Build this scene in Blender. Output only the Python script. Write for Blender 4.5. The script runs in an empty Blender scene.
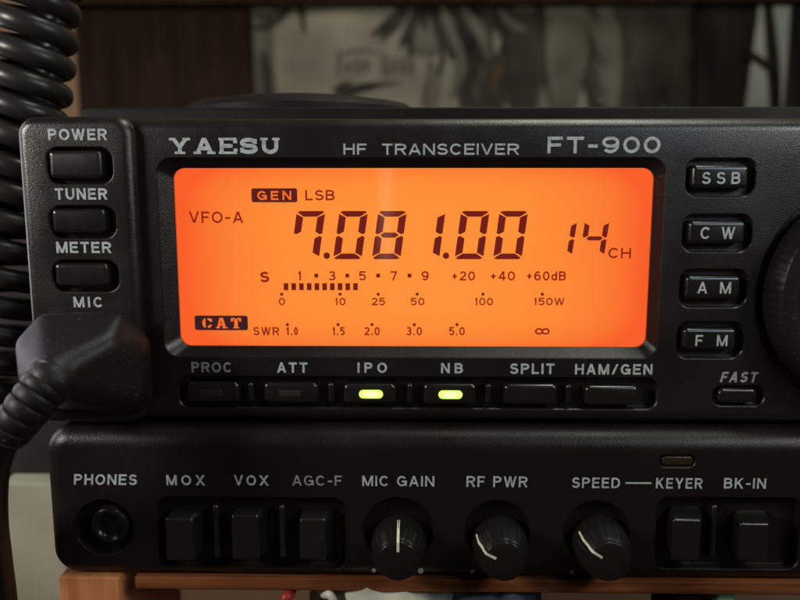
import bpy, bmesh, math, random
from math import radians as rad, sin, cos, pi, hypot
from mathutils import Vector, Matrix, noise
random.seed(7)
S = bpy.context.scene
COL = S.collection
MM = 0.001

# ------------------------------------------------------------------ camera
FPX, DIST = 750.0, 172.0                       # focal length in photo pixels, distance to the panel in mm
YAW, PITCH = rad(1.0), rad(8.5)
fwd = Vector((-sin(YAW) * cos(PITCH), cos(YAW) * cos(PITCH), -sin(PITCH)))
right = fwd.cross(Vector((0, 0, 1))).normalized()
up = right.cross(fwd).normalized()
CAM = -DIST * fwd
cd = bpy.data.cameras.new('camera')
cam = bpy.data.objects.new('camera', cd)
COL.objects.link(cam)
rot = Matrix((right, up, -fwd)).transposed()
cam.matrix_world = Matrix.Translation(CAM * MM) @ rot.to_4x4()
cd.sensor_width = 36.0
cd.lens = 36.0 * FPX / 800.0
cd.clip_start, cd.clip_end = 0.005, 20.0
cd.dof.use_dof = True
cd.dof.focus_distance = 0.170
cd.dof.aperture_fstop = 9.5
S.camera = cam

# ------------------------------------------------------------------ world, lamps, exposure
S.view_settings.view_transform = 'Standard'
S.view_settings.look = 'None'
S.view_settings.exposure = 0.0
S.view_settings.gamma = 1.0
W = bpy.data.worlds.new('World')
S.world = W
W.use_nodes = True
W.node_tree.nodes['Background'].inputs[0].default_value = (1.0, 0.80, 0.72, 1)
W.node_tree.nodes['Background'].inputs[1].default_value = 0.030


def lamp(name, loc, target, sx, sy, power, color):
    l = bpy.data.lights.new(name, 'AREA')
    l.shape = 'RECTANGLE'
    l.size, l.size_y = sx, sy
    l.energy = power
    l.color = color
    o = bpy.data.objects.new(name, l)
    COL.objects.link(o)
    o.location = Vector(loc) * MM
    o.rotation_euler = (Vector(target) * MM - o.location).to_track_quat('-Z', 'Y').to_euler()
    return o


lamp('desk_lamp', (-290, -150, 105), (-60, 0, 10), 0.07, 0.07, 0.66, (1.0, 0.95, 0.86))
lamp('ceiling_tube', (200, 60, 700), (80, 40, 40), 0.6, 0.08, 2.6, (0.95, 1.0, 0.86))
lamp('window_light', (240, -330, 190), (60, 0, 40), 0.10, 0.14, 0.22, (0.66, 0.83, 1.0))
lamp('side_window', (-290, 70, 60), (-80, -180, 10), 0.10, 0.20, 0.20, (0.92, 0.89, 1.0))
lamp('right_lamp', (230, -150, 120), (-60, 0, 30), 0.05, 0.05, 0.22, (1.0, 0.96, 0.84))
lamp('glass_stripe_lamp', (-26.4, -640, -2), (-4, 0, 19), 0.011, 0.11, 0.0045, (1.0, 0.95, 0.85))  # thin strip lamp added to put a pale reflected stripe on the display glass


# ------------------------------------------------------------------ pixel helpers (a photo pixel onto a plane of the radio)
def U(px, py, h=0.0):
    d = fwd * FPX + right * (px - 400.0) + up * (300.0 - py)
    t = (-h - CAM.y) / d.y
    p = CAM + d * t
    return p.x, p.z


def UR(x0, y0, x1, y1, h=0.0):                 # pixel box -> panel rectangle (x0, z0, x1, z1)
    a, b, c, d = U(x0, y0, h), U(x1, y0, h), U(x0, y1, h), U(x1, y1, h)
    return ((a[0] + c[0]) / 2, (c[1] + d[1]) / 2, (b[0] + d[0]) / 2, (a[1] + b[1]) / 2)


def sc(h=0.0):                                 # mm per pixel at a height above the panel
    return (DIST - h) / FPX


# ------------------------------------------------------------------ materials
def nt(name):
    m = bpy.data.materials.new(name)
    m.use_nodes = True
    t = m.node_tree
    return m, t, t.nodes['Principled BSDF']


def plastic(name, col, rough, grain=1100, bump=0.25, edge=0.0, dust=0.0, spec=0.5, dist=0.00012):
    m, t, b = nt(name)
    b.inputs['Base Color'].default_value = (*col, 1)
    b.inputs['Roughness'].default_value = rough
    b.inputs['Specular IOR Level'].default_value = spec
    tc = t.nodes.new('ShaderNodeTexCoord')
    n = t.nodes.new('ShaderNodeTexNoise')
    n.inputs['Scale'].default_value = grain
    n.inputs['Detail'].default_value = 3.0
    t.links.new(tc.outputs['Object'], n.inputs['Vector'])
    bp = t.nodes.new('ShaderNodeBump')
    bp.inputs['Strength'].default_value = bump
    bp.inputs['Distance'].default_value = dist
    t.links.new(n.outputs['Fac'], bp.inputs['Height'])
    if edge:
        e = t.nodes.new('ShaderNodeBevel')
        e.samples = 4
        e.inputs['Radius'].default_value = edge * MM
        t.links.new(e.outputs['Normal'], bp.inputs['Normal'])
    t.links.new(bp.outputs['Normal'], b.inputs['Normal'])
    # wear: slow change of the gloss
    n2 = t.nodes.new('ShaderNodeTexNoise')
    n2.inputs['Scale'].default_value = 60
    n2.inputs['Detail'].default_value = 5.0
    t.links.new(tc.outputs['Object'], n2.inputs['Vector'])
    mr = t.nodes.new('ShaderNodeMapRange')
    mr.inputs['From Min'].default_value = 0.3
    mr.inputs['From Max'].default_value = 0.7
    mr.inputs['To Min'].default_value = max(0.05, rough - 0.07)
    mr.inputs['To Max'].default_value = min(1, rough + 0.09)
    t.links.new(n2.outputs['Fac'], mr.inputs['Value'])
    t.links.new(mr.outputs['Result'], b.inputs['Roughness'])
    if dust:
        n3 = t.nodes.new('ShaderNodeTexNoise')
        n3.inputs['Scale'].default_value = 1500
        n3.inputs['Detail'].default_value = 1.0
        t.links.new(tc.outputs['Object'], n3.inputs['Vector'])
        r = t.nodes.new('ShaderNodeMapRange')
        r.inputs['From Min'].default_value = 0.70
        r.inputs['From Max'].default_value = 0.78
        r.inputs['To Max'].default_value = dust
        t.links.new(n3.outputs['Fac'], r.inputs['Value'])
        mx = t.nodes.new('ShaderNodeMixRGB')
        mx.inputs[1].default_value = (*col, 1)
        mx.inputs[2].default_value = (0.32, 0.30, 0.26, 1)
        t.links.new(r.outputs['Result'], mx.inputs[0])
        t.links.new(mx.outputs[0], b.inputs['Base Color'])
    return m


def emit(name, col, strength=1.0, rough=0.5, base=(0.02, 0.02, 0.02)):
    m, t, b = nt(name)
    b.inputs['Base Color'].default_value = (*base, 1)
    b.inputs['Roughness'].default_value = rough
    b.inputs['Specular IOR Level'].default_value = 0.0
    b.inputs['Emission Color'].default_value = (*col, 1)
    b.inputs['Emission Strength'].default_value = strength
    return m


M = {}
M['block'] = plastic('worn_black_plastic', (0.0105, 0.0085, 0.0075), 0.30, 3400, 0.50, 0.35, 0.045, 0.75)
M['panel'] = plastic('textured_black_plastic', (0.0105, 0.0085, 0.0075), 0.31, 3400, 0.50, 0.35, 0.045, 0.70)
M['chin'] = plastic('textured_black_plastic_chin', (0.0105, 0.0085, 0.0075), 0.36, 3400, 0.55, 0.35, 0.045, 0.36)
M['button'] = plastic('smooth_black_plastic', (0.0095, 0.009, 0.0085), 0.25, 1500, 0.05, 0.3, 0.05, 0.95)
M['case'] = plastic('painted_metal_black', (0.007, 0.006, 0.0055), 0.60, 900, 0.3, 0.3, 0.12, 0.22)
M['knob'] = plastic('glossy_black_knob', (0.011, 0.0105, 0.0095), 0.24, 1500, 0.12, 0.15, 0.06)
M['dial'] = plastic('dull_dial_plastic', (0.014, 0.0115, 0.010), 0.36, 500, 0.5, 0.3, 0.12)
M['rubber'] = plastic('black_rubber', (0.010, 0.0092, 0.0082), 0.44, 1300, 0.35, 0.0, 0.30, 0.36)
M['coil'] = plastic('black_cord_jacket', (0.020, 0.020, 0.018), 0.36, 700, 0.2, 0.0, 0.1)
M['socket'] = plastic('dark_socket', (0.003, 0.003, 0.003), 0.6)
M['ring'] = plastic('dark_metal_ring', (0.010, 0.010, 0.0095), 0.26, 1500, 0.1, 0.2)


def ink_mat(name, col):
    m, t, b = nt(name)
    tc = t.nodes.new('ShaderNodeTexCoord')
    n = t.nodes.new('ShaderNodeTexNoise')
    n.inputs['Scale'].default_value = 800
    n.inputs['Detail'].default_value = 4
    t.links.new(tc.outputs['Object'], n.inputs['Vector'])
    r = t.nodes.new('ShaderNodeValToRGB')
    r.color_ramp.elements[0].position = 0.30
    r.color_ramp.elements[0].color = (*[c * 0.6 for c in col], 1)
    r.color_ramp.elements[1].position = 0.55
    r.color_ramp.elements[1].color = (*col, 1)
    t.links.new(n.outputs['Fac'], r.inputs['Fac'])
    t.links.new(r.outputs['Color'], b.inputs['Base Color'])
    b.inputs['Roughness'].default_value = 0.7
    b.inputs['Specular IOR Level'].default_value = 0.1
    return m


M['ink'] = ink_mat('pale_grey_print', (0.53, 0.58, 0.59))
M['ink_worn'] = ink_mat('worn_grey_print', (0.36, 0.37, 0.36))
M['cream'] = ink_mat('cream_pointer_paint', (0.85, 0.84, 0.62))
M['dot'] = ink_mat('grey_dot_paint', (0.40, 0.38, 0.40))


def led_mat():
    m, t, b = nt('lit_green_lens')
    b.inputs['Base Color'].default_value = (0.3, 0.4, 0.1, 1)
    tc = t.nodes.new('ShaderNodeTexCoord')
    mp = t.nodes.new('ShaderNodeMapping')
    mp.inputs['Location'].default_value = (-0.5, 0, -0.5)
    mp.inputs['Scale'].default_value = (1, 0, 1)
    ln = t.nodes.new('ShaderNodeVectorMath')
    ln.operation = 'LENGTH'
    rp = t.nodes.new('ShaderNodeValToRGB')
    e = rp.color_ramp.elements
    e[0].position, e[0].color = 0.18, (1.25, 1.5, 0.42, 1)
    e[1].position, e[1].color = 0.55, (0.42, 0.80, 0.035, 1)
    t.links.new(tc.outputs['Generated'], mp.inputs['Vector'])
    t.links.new(mp.outputs[0], ln.inputs[0])
    t.links.new(ln.outputs['Value'], rp.inputs['Fac'])
    t.links.new(rp.outputs[0], b.inputs['Emission Color'])
    b.inputs['Emission Strength'].default_value = 1.3
    return m


M['led_on'] = led_mat()
M['led_off'] = plastic('unlit_lens', (0.030, 0.025, 0.020), 0.35)
M['amber_off'] = plastic('unlit_amber_lens', (0.030, 0.021, 0.010), 0.18)
M['lcd_dark'] = emit('lcd_segment', (0.17, 0.012, 0.008), 1.0)
M['lcd_text'] = emit('lcd_fine_print', (0.30, 0.016, 0.006), 1.0)
M['lcd_box'] = emit('lcd_block', (0.105, 0.012, 0.012), 1.0)
M['lcd_boxd'] = emit('lcd_block_dark', (0.045, 0.012, 0.015), 1.0)
M['lcd_cut'] = emit('lcd_clear_letter', (1.0, 0.17, 0.028), 1.0)


def lcd_mat():
    m, t, b = nt('backlit_lcd')
    b.inputs['Base Color'].default_value = (0.05, 0.03, 0.02, 1)
    b.inputs['Roughness'].default_value = 0.5
    b.inputs['Specular IOR Level'].default_value = 0.0
    tc = t.nodes.new('ShaderNodeTexCoord')
    sp = t.nodes.new('ShaderNodeSeparateXYZ')
    t.links.new(tc.outputs['Generated'], sp.inputs[0])

    def mth(op, a, bb=None):
        n = t.nodes.new('ShaderNodeMath')
        n.operation = op
        for i, v in enumerate((a, bb)):
            if v is None:
                continue
            if isinstance(v, (int, float)):
                n.inputs[i].default_value = v
            else:
                t.links.new(v, n.inputs[i])
        return n.outputs[0]
    fx = mth('ABSOLUTE', mth('SUBTRACT', mth('MULTIPLY', sp.outputs['X'], 2.0), 1.0))
    fz = mth('ABSOLUTE', mth('SUBTRACT', mth('MULTIPLY', sp.outputs['Z'], 2.0), 1.0))
    a = mth('MULTIPLY', mth('POWER', fx, 5.0), 0.80)
    c = mth('MULTIPLY', mth('POWER', fz, 6.0), 0.50)
    d = mth('MULTIPLY', mth('POWER', fx, 2.0), 0.32)
    nz = t.nodes.new('ShaderNodeTexNoise')
    nz.inputs['Scale'].default_value = 55
    nz.inputs['Detail'].default_value = 4
    t.links.new(tc.outputs['Object'], nz.inputs['Vector'])
    f = mth('ADD', mth('ADD', mth('ADD', a, c), d), mth('MULTIPLY', mth('SUBTRACT', nz.outputs['Fac'], 0.5), 0.16))
    ramp = t.nodes.new('ShaderNodeValToRGB')
    e = ramp.color_ramp.elements
    e[0].position = 0.0
    e[0].color = (1.05, 0.300, 0.042, 1)
    e[1].position = 1.0
    e[1].color = (1.0, 0.120, 0.022, 1)
    t.links.new(f, ramp.inputs['Fac'])
    t.links.new(ramp.outputs['Color'], b.inputs['Emission Color'])
    b.inputs['Emission Strength'].default_value = 1.0
    return m


M['lcd'] = lcd_mat()


def glass_mat():
    m = bpy.data.materials.new('clear_window')
    m.use_nodes = True
    t = m.node_tree
    t.nodes.clear()
    o = t.nodes.new('ShaderNodeOutputMaterial')
    mx = t.nodes.new('ShaderNodeMixShader')
    tr = t.nodes.new('ShaderNodeBsdfTransparent')
    gl = t.nodes.new('ShaderNodeBsdfGlossy')
    gl.inputs['Roughness'].default_value = 0.05
    fr = t.nodes.new('ShaderNodeFresnel')
    fr.inputs['IOR'].default_value = 1.45
    t.links.new(fr.outputs[0], mx.inputs[0])
    t.links.new(tr.outputs[0], mx.inputs[1])
    t.links.new(gl.outputs[0], mx.inputs[2])
    t.links.new(mx.outputs[0], o.inputs[0])
    return m


M['glass'] = glass_mat()


def noisy(name, c0, c1, scale, rough=0.8, stretch=(1, 1, 1), bump=0.2, dist=0.0006, spec=0.08):
    m, t, b = nt(name)
    tc = t.nodes.new('ShaderNodeTexCoord')
    mp = t.nodes.new('ShaderNodeMapping')
    mp.inputs['Scale'].default_value = stretch
    t.links.new(tc.outputs['Object'], mp.inputs['Vector'])
    n = t.nodes.new('ShaderNodeTexNoise')
    n.inputs['Scale'].default_value = scale
    n.inputs['Detail'].default_value = 6
    n.inputs['Distortion'].default_value = 0.4
    t.links.new(mp.outputs[0], n.inputs['Vector'])
    r = t.nodes.new('ShaderNodeValToRGB')
    r.color_ramp.elements[0].position = 0.32
    r.color_ramp.elements[0].color = (*c0, 1)
    r.color_ramp.elements[1].position = 0.68
    r.color_ramp.elements[1].color = (*c1, 1)
    t.links.new(n.outputs['Fac'], r.inputs['Fac'])
    t.links.new(r.outputs[0], b.inputs['Base Color'])
    b.inputs['Roughness'].default_value = rough
    b.inputs['Specular IOR Level'].default_value = spec
    bp = t.nodes.new('ShaderNodeBump')
    bp.inputs['Strength'].default_value = bump
    bp.inputs['Distance'].default_value = dist
    t.links.new(n.outputs['Fac'], bp.inputs['Height'])
    t.links.new(bp.outputs[0], b.inputs['Normal'])
    return m


M['dark_wood'] = noisy('dark_brown_wood', (0.018, 0.0078, 0.0042), (0.040, 0.018, 0.010), 160, 0.6, (1, 1, 0.12))
M['wall'] = noisy('tan_wall_paint', (0.50, 0.30, 0.19), (0.58, 0.36, 0.24), 12, 0.9)
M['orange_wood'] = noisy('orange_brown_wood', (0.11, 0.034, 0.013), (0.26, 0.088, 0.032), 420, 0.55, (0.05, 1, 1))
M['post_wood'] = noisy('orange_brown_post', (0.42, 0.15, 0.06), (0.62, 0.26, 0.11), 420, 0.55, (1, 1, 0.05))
M['cloth'] = noisy('beige_curtain_cloth', (0.26, 0.235, 0.17), (0.40, 0.36, 0.27), 40, 0.95, (1, 1, 1), 0.3)
M['leaf'] = noisy('dark_leaf_print', (0.032, 0.028, 0.026), (0.075, 0.066, 0.058), 60, 0.95)
M['leaf_soft'] = noisy('grey_leaf_print', (0.13, 0.115, 0.09), (0.22, 0.195, 0.15), 50, 0.95)
M['brown_bands'] = noisy('brown_curtain_bands', (0.050, 0.042, 0.035), (0.090, 0.076, 0.064), 50, 0.95)  # broad brown strokes that make the curtain darker towards its right
M['ochre'] = noisy('ochre_print', (0.13, 0.088, 0.042), (0.17, 0.115, 0.055), 50, 0.95)
M['brown_cloth'] = noisy('brown_drape_cloth', (0.024, 0.017, 0.013), (0.046, 0.032, 0.025), 60, 0.95, (1, 1, 0.3))
M['pale'] = noisy('pale_sheet', (0.52, 0.54, 0.47), (0.62, 0.63, 0.56), 30, 0.9)
M['greenish'] = noisy('greenish_white_board', (0.34, 0.35, 0.26), (0.48, 0.48, 0.37), 45, 0.8)
M['white_cloth'] = noisy('crumpled_white_cloth', (0.45, 0.45, 0.36), (0.62, 0.60, 0.50), 60, 0.9)
M['blue_cloth'] = noisy('grey_blue_cloth', (0.06, 0.065, 0.10), (0.14, 0.15, 0.20), 60, 0.9)
M['box_grey'] = noisy('grey_purple_card', (0.035, 0.030, 0.030), (0.060, 0.052, 0.052), 30, 0.8)
M['red'] = plastic('red_cable_jacket', (0.35, 0.02, 0.02), 0.4)
M['whitecable'] = plastic('white_cable_jacket', (0.6, 0.58, 0.52), 0.4)
M['green_plastic'] = plastic('pale_green_plastic', (0.25, 0.42, 0.24), 0.5)


# ------------------------------------------------------------------ object helpers (all shape input in mm)
def link(name, me, mats, parent=None):
    o = bpy.data.objects.new(name, me)
    COL.objects.link(o)
    for m in (mats if isinstance(mats, (list, tuple)) else [mats]):
        me.materials.append(M[m] if isinstance(m, str) else m)
    if parent is not None:
        o.parent = parent
        o.matrix_parent_inverse = Matrix.Translation(-parent_origin(parent))
    return o


ORIG = {}


def parent_origin(p):
    return ORIG.get(p.name, Vector((0, 0, 0)))


def obj(name, bm, mats, parent=None, smooth=35, recalc=True):
    if recalc:
        bmesh.ops.recalc_face_normals(bm, faces=bm.faces[:])
    for v in bm.verts:
        v.co *= MM
    me = bpy.data.meshes.new(name)
    bm.to_mesh(me)
    bm.free()
    if smooth:
        for p in me.polygons:
            p.use_smooth = True
        me.set_sharp_from_angle(angle=rad(smooth))
    return link(name, me, mats, parent)


def thing(name, label, cat, loc=(0, 0, 0)):
    o = bpy.data.objects.new(name, None)
    COL.objects.link(o)
    o.empty_display_size = 0.01
    o.location = Vector(loc) * MM
    ORIG[o.name] = Vector(loc) * MM
    o['label'], o['category'] = label, cat
    return o


def tag(o, label, cat, group=None):
    o['label'], o['category'] = label, cat
    if group:
        o['group'] = group
    return o


def rr(x0, z0, x1, z1, r, n=8):
    r = max(0.02, min(r, (x1 - x0) / 2 - 0.01, (z1 - z0) / 2 - 0.01))
    pts = []
    for cx, cz, a0 in ((x1 - r, z1 - r, 0), (x0 + r, z1 - r, 90), (x0 + r, z0 + r, 180), (x1 - r, z0 + r, 270)):
        for k in range(n + 1):
            a = rad(a0 + 90 * k / n)
            pts.append((cx + r * cos(a), cz + r * sin(a)))
    return pts


def loft(bm, rings, cap0=True, cap1=True):
    """rings: list of (points[(x,z)], h)"""
    vs = [[bm.verts.new((x, -h, z)) for x, z in pts] for pts, h in rings]
    n = len(vs[0])
    for a, b in zip(vs, vs[1:]):
        for i in range(n):
            bm.faces.new((a[i], a[(i + 1) % n], b[(i + 1) % n], b[i]))
    if cap0:
        bm.faces.new(vs[0])
    if cap1:
        bm.faces.new(vs[-1])
    return vs


def slab(bm, rect, h0, h1, r, bev=0.4, seg=4, n=8):
    x0, z0, x1, z1 = rect
    rings = [(rr(x0, z0, x1, z1, r, n), h0)]
    for k in range(seg + 1):
        a = rad(90 * k / seg)
        d = bev * (1 - cos(a))
        rings.append((rr(x0 + d, z0 + d, x1 - d, z1 - d, max(r - d, 0.05), n), h1 - bev + bev * sin(a)))
    loft(bm, rings)


def taper(bm, ra, ha, rb, hb, r0, r1, n=8):
    loft(bm, [(rr(*ra, r0, n), ha), (rr(*rb, r1, n), hb)])


def circ(cx, cz, r, n=48):
    return [(cx + r * cos(2 * pi * k / n), cz + r * sin(2 * pi * k / n)) for k in range(n)]


def lathe(bm, cx, cz, prof, n=64, flute=None):
    """prof: list of (radius, h); flute(i_profile, angle)->radius factor"""
    rings = []
    for j, (r, h) in enumerate(prof):
        pts = []
        for k in range(n):
            a = 2 * pi * k / n
            rr_ = r * (flute(j, a) if flute else 1)
            pts.append((cx + rr_ * cos(a), cz + rr_ * sin(a)))
        rings.append((pts, h))
    loft(bm, rings)


def boolean(o, cutters):
    for c in cutters:
        md = o.modifiers.new('cut', 'BOOLEAN')
        md.operation, md.solver, md.object = 'DIFFERENCE', 'EXACT', c
    dg = bpy.context.evaluated_depsgraph_get()
    me = bpy.data.meshes.new_from_object(o.evaluated_get(dg))
    o.modifiers.clear()
    old = o.data
    me.materials.clear()
    for m in old.materials:
        me.materials.append(m)
    o.data = me
    for p in me.polygons:
        p.material_index = 0
        p.use_smooth = True
    me.set_sharp_from_angle(angle=rad(35))
    for c in cutters:
        m = c.data
        bpy.data.objects.remove(c)
        bpy.data.meshes.remove(m)


def cutter(fn):
    bm = bmesh.new()
    fn(bm)
    return obj('cutter', bm, 'panel', None, 0)


def slab_cut(b, rc, h, r, top=0.0):
    """cutter for a pocket with a chamfered rim; top = height of the face it is cut into"""
    loft(b, [(rr(rc[0] - .35, rc[1] - .35, rc[2] + .35, rc[3] + .35, r + .3), top + 0.4), (rr(rc[0] - .3, rc[1] - .3, rc[2] + .3, rc[3] + .3, r + .3), top + .05),
             (rr(*rc, r), top - 0.3), (rr(*rc, r), h)])


def tube(bm, pts, rad_fn, n=14, cap=True):
    pts = [Vector(p) for p in pts]
    t0 = (pts[1] - pts[0]).normalized()
    nrm = t0.orthogonal().normalized()
    rings = []
    prev = t0
    for i, p in enumerate(pts):
        t = (pts[min(i + 1, len(pts) - 1)] - pts[max(i - 1, 0)]).normalized()
        nrm = (prev.rotation_difference(t) @ nrm).normalized()
        b = t.cross(nrm)
        r = rad_fn(i / (len(pts) - 1)) if callable(rad_fn) else rad_fn
        rings.append([bm.verts.new(p + (nrm * cos(2 * pi * k / n) + b * sin(2 * pi * k / n)) * r) for k in range(n)])
        prev = t
    for a, b in zip(rings, rings[1:]):
        for k in range(n):
            bm.faces.new((a[k], a[(k + 1) % n], b[(k + 1) % n], b[k]))
    if cap:
        bm.faces.new(rings[0])
        bm.faces.new(rings[-1])


def spline(ctrl, per=12):
    c = [Vector(p) for p in ctrl]
    c = [c[0] * 2 - c[1]] + c + [c[-1] * 2 - c[-2]]
    out = []
    for i in range(1, len(c) - 2):
        for k in range(per):
            t = k / per
            a, b, d, e = c[i - 1], c[i], c[i + 1], c[i + 2]
            out.append(0.5 * ((2 * b) + (-a + d) * t + (2 * a - 5 * b + 4 * d - e) * t * t + (-a + 3 * b - 3 * d + e) * t ** 3))
    out.append(c[-2])
    return out


# ------------------------------------------------------------------ stroke lettering
def arc(cx, cy, rx, ry, a0, a1, n=18):
    return [(cx + rx * cos(rad(a0 + (a1 - a0) * k / n)), cy + ry * sin(rad(a0 + (a1 - a0) * k / n))) for k in range(n + 1)]


def Lq(*p): return ('L', list(p))          # square caps
def Cq(p): return ('C', p)                 # butt caps
def D(x0, y0, x1, y1): return ('D', (x0, y0, x1, y1))
def O(cx, cy, rx, ry): return ('O', (cx, cy, rx, ry))


BOWL_P = [(0, 1), (.5, 1)] + arc(.5, .745, .5, .255, 90, -90, 12) + [(0, .49)]
SCURVE = arc(.5, .757, .455, .243, 18, 270, 18) + arc(.5, .257, .5, .257, 90, -165, 18)[1:]
GL = {
    'A': (.80, [D(0, 0, .5, 1), D(1, 0, .5, 1), Cq([(.2, .27), (.8, .27)])]),
    'B': (.72, [Lq((0, 0), (0, 1)), Cq([(0, 1), (.5, 1)] + arc(.5, .765, .42, .235, 90, -90, 12) + [(0, .53)]),
                Cq([(0, .53), (.5, .53)] + arc(.5, .265, .5, .265, 90, -90, 12) + [(0, 0)])]),
    'C': (.78, [Cq(arc(.5, .5, .5, .5, 38, 322, 28))]),
    'D': (.76, [Lq((0, 0), (0, 1)), Cq([(0, 1), (.4, 1)] + arc(.4, .5, .6, .5, 90, -90, 20) + [(0, 0)])]),
    'E': (.66, [Lq((0, 0), (0, 1)), Lq((.02, 1), (1, 1)), Lq((.02, .52), (.88, .52)), Lq((.02, 0), (1, 0))]),
    'F': (.62, [Lq((0, 0), (0, 1)), Lq((.02, 1), (1, 1)), Lq((.02, .50), (.85, .50))]),
    'G': (.82, [Cq(arc(.5, .5, .5, .5, 40, 335, 28)), Lq((.58, .46), (1, .46), (1, .04))]),
    'H': (.74, [Lq((0, 0), (0, 1)), Lq((1, 0), (1, 1)), Cq([(0, .52), (1, .52)])]),
    'I': (.17, [Lq((.5, 0), (.5, 1))]),
    'K': (.76, [Lq((0, 0), (0, 1)), D(.0, .34, .93, 1), D(.98, 0, .36, .62)]),
    'L': (.60, [Lq((0, 0), (0, 1)), Lq((0, 0), (1, 0))]),
    'M': (.90, [Lq((0, 0), (0, 1)), Lq((1, 0), (1, 1)), D(.5, 0, .02, 1), D(.5, 0, .98, 1)]),
    'N': (.76, [Lq((0, 0), (0, 1)), Lq((1, 0), (1, 1)), D(1, 0, 0, 1)]),
    'O': (.84, [O(.5, .5, .5, .5)]),
    'P': (.70, [Lq((0, 0), (0, 1)), Cq(BOWL_P)]),
    'R': (.74, [Lq((0, 0), (0, 1)), Cq(BOWL_P), D(1, 0, .55, .49)]),
    'S': (.70, [Cq(SCURVE)]),
    'T': (.70, [Lq((0, 1), (1, 1)), Lq((.5, 0), (.5, 1))]),
    'U': (.74, [Lq(*([(0, 1), (0, .4)] + arc(.5, .4, .5, .4, 180, 360, 16) + [(1, .4), (1, 1)]))]),
    'V': (.78, [D(.5, 0, 0, 1), D(.5, 0, 1, 1)]),
    'W': (1.08, [D(.26, 0, 0, 1), D(.26, 0, .5, 1), D(.74, 0, .5, 1), D(.74, 0, 1, 1)]),
    'X': (.78, [D(0, 0, 1, 1), D(1, 0, 0, 1)]),
    'Y': (.78, [D(.5, .38, 0, 1), D(.5, .38, 1, 1), Lq((.5, 0), (.5, .42))]),
    'd': (.58, [Lq((1, 0), (1, 1)), O(.5, .32, .5, .32)]),
    '/': (.55, [D(0, -.1, 1, 1.1)]),
    '-': (.42, [Lq((.05, .42), (.95, .42))]),
    '+': (.62, [Cq([(0, .45), (1, .45)]), Cq([(.5, .1), (.5, .8)])]),
    '.': (.14, [Lq((.5, 0), (.5, .03))]),
    ' ': (.34, []),
    '0': (.68, [O(.5, .5, .5, .5)]),
    '1': (.34, [Lq((.75, 0), (.75, 1)), D(.0, .70, .75, 1)]),
    '2': (.66, [Cq(arc(.5, .72, .48, .28, 165, -30, 16) + [(0, .0)]), Lq((0, 0), (1, 0))]),
    '3': (.66, [Cq(arc(.48, .76, .44, .24, 150, -90, 14)), Cq(arc(.48, .26, .52, .26, 90, -155, 16)), Cq([(.3, .52), (.5, .52)])]),
    '4': (.68, [Lq((.74, 0), (.74, 1)), D(0, .26, .70, 1), Lq((.02, .24), (1, .24))]),
    '5': (.66, [Lq((.10, 1), (.92, 1)), D(.0, .46, .12, 1), Cq(arc(.48, .32, .52, .32, 145, -150, 20))]),
    '6': (.68, [O(.5, .30, .5, .30), Cq(arc(.5, .5, .5, .5, 180, 45, 14)), Cq([(0, .5), (0, .3)])]),
    '7': (.64, [Lq((0, 1), (.95, 1)), D(.30, 0, .97, .97)]),
    '9': (.70, [O(.5, .70, .5, .30), Cq(arc(.5, .5, .5, .5, 0, -140, 14)), Cq([(1, .5), (1, .7)])]),
    # infinity sign
    '~': (1.5, [O(.25, .42, .25, .30), O(.75, .42, .25, .30)]),
    # sans bold alternates used on the model line, slab serif capitals used on the maker's line (lower case keys)
    'y': (1.02, [D(.5, .40, .13, 1), D(.5, .40, .87, 1), Lq((.5, 0), (.5, .44)), ('B', (-.02, .24, 1)), ('B', (.70, 1.02, 1)), ('B', (.26, .74, 0))]),
    'a': (1.05, [D(.12, 0, .5, 1), D(.88, 0, .5, 1), Cq([(.26, .30), (.74, .30)]), ('B', (-.03, .28, 0)), ('B', (.68, 1.03, 0))]),
    'e': (.92, [Lq((.14, 0), (.14, 1)), ('B', (0, 1, 1)), ('B', (0, 1, 0)), Cq([(.14, .5), (.66, .5)]), Cq([(.97, .72), (.97, 1.0)]), Cq([(.97, 0), (.97, .28)]), Cq([(.68, .36), (.68, .64)])]),
    's': (.82, [Cq(SCURVE), Cq([(.95, .66), (.95, 1.06)]), Cq([(.04, -.06), (.04, .36)])]),
    'u': (.98, [Lq(*([(.15, 1), (.15, .4)] + arc(.5, .4, .35, .4, 180, 360, 16) + [(.85, .4), (.85, 1)])), ('B', (0, .33, 1)), ('B', (.67, 1.0, 1))]),
}


def ribbon(pts, w, closed, sq):
    n = len(pts)
    P = [Vector(p) for p in pts]
    q = [P[0]]
    for p in P[1:]:
        if (p - q[-1]).length > 1e-5:
            q.append(p)
    P = q
    n = len(P)
    if n < 2:
        return []
    if sq and not closed:
        P[0] = P[0] + (P[0] - P[1]).normalized() * w / 2
        P[-1] = P[-1] + (P[-1] - P[-2]).normalized() * w / 2
    lft, rgt = [], []
    for i in range(n):
        a = P[i - 1] if (i > 0 or closed) else None
        b = P[(i + 1) % n] if (i < n - 1 or closed) else None
        d1 = (P[i] - a).normalized() if a is not None else None
        d2 = (b - P[i]).normalized() if b is not None else None
        if d1 is None: d1 = d2
        if d2 is None: d2 = d1
        t = d1 + d2
        t = t.normalized() if t.length > 1e-6 else d1
        nr = Vector((-t.y, t.x))
        c = max(0.45, nr.dot(Vector((-d1.y, d1.x))))
        lft.append(P[i] + nr * (w / 2 / c))
        rgt.append(P[i] - nr * (w / 2 / c))
    quads = []
    for i in range(n if closed else n - 1):
        j = (i + 1) % n
        quads.append((lft[i], rgt[i], rgt[j], lft[j]))
    return quads


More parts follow.
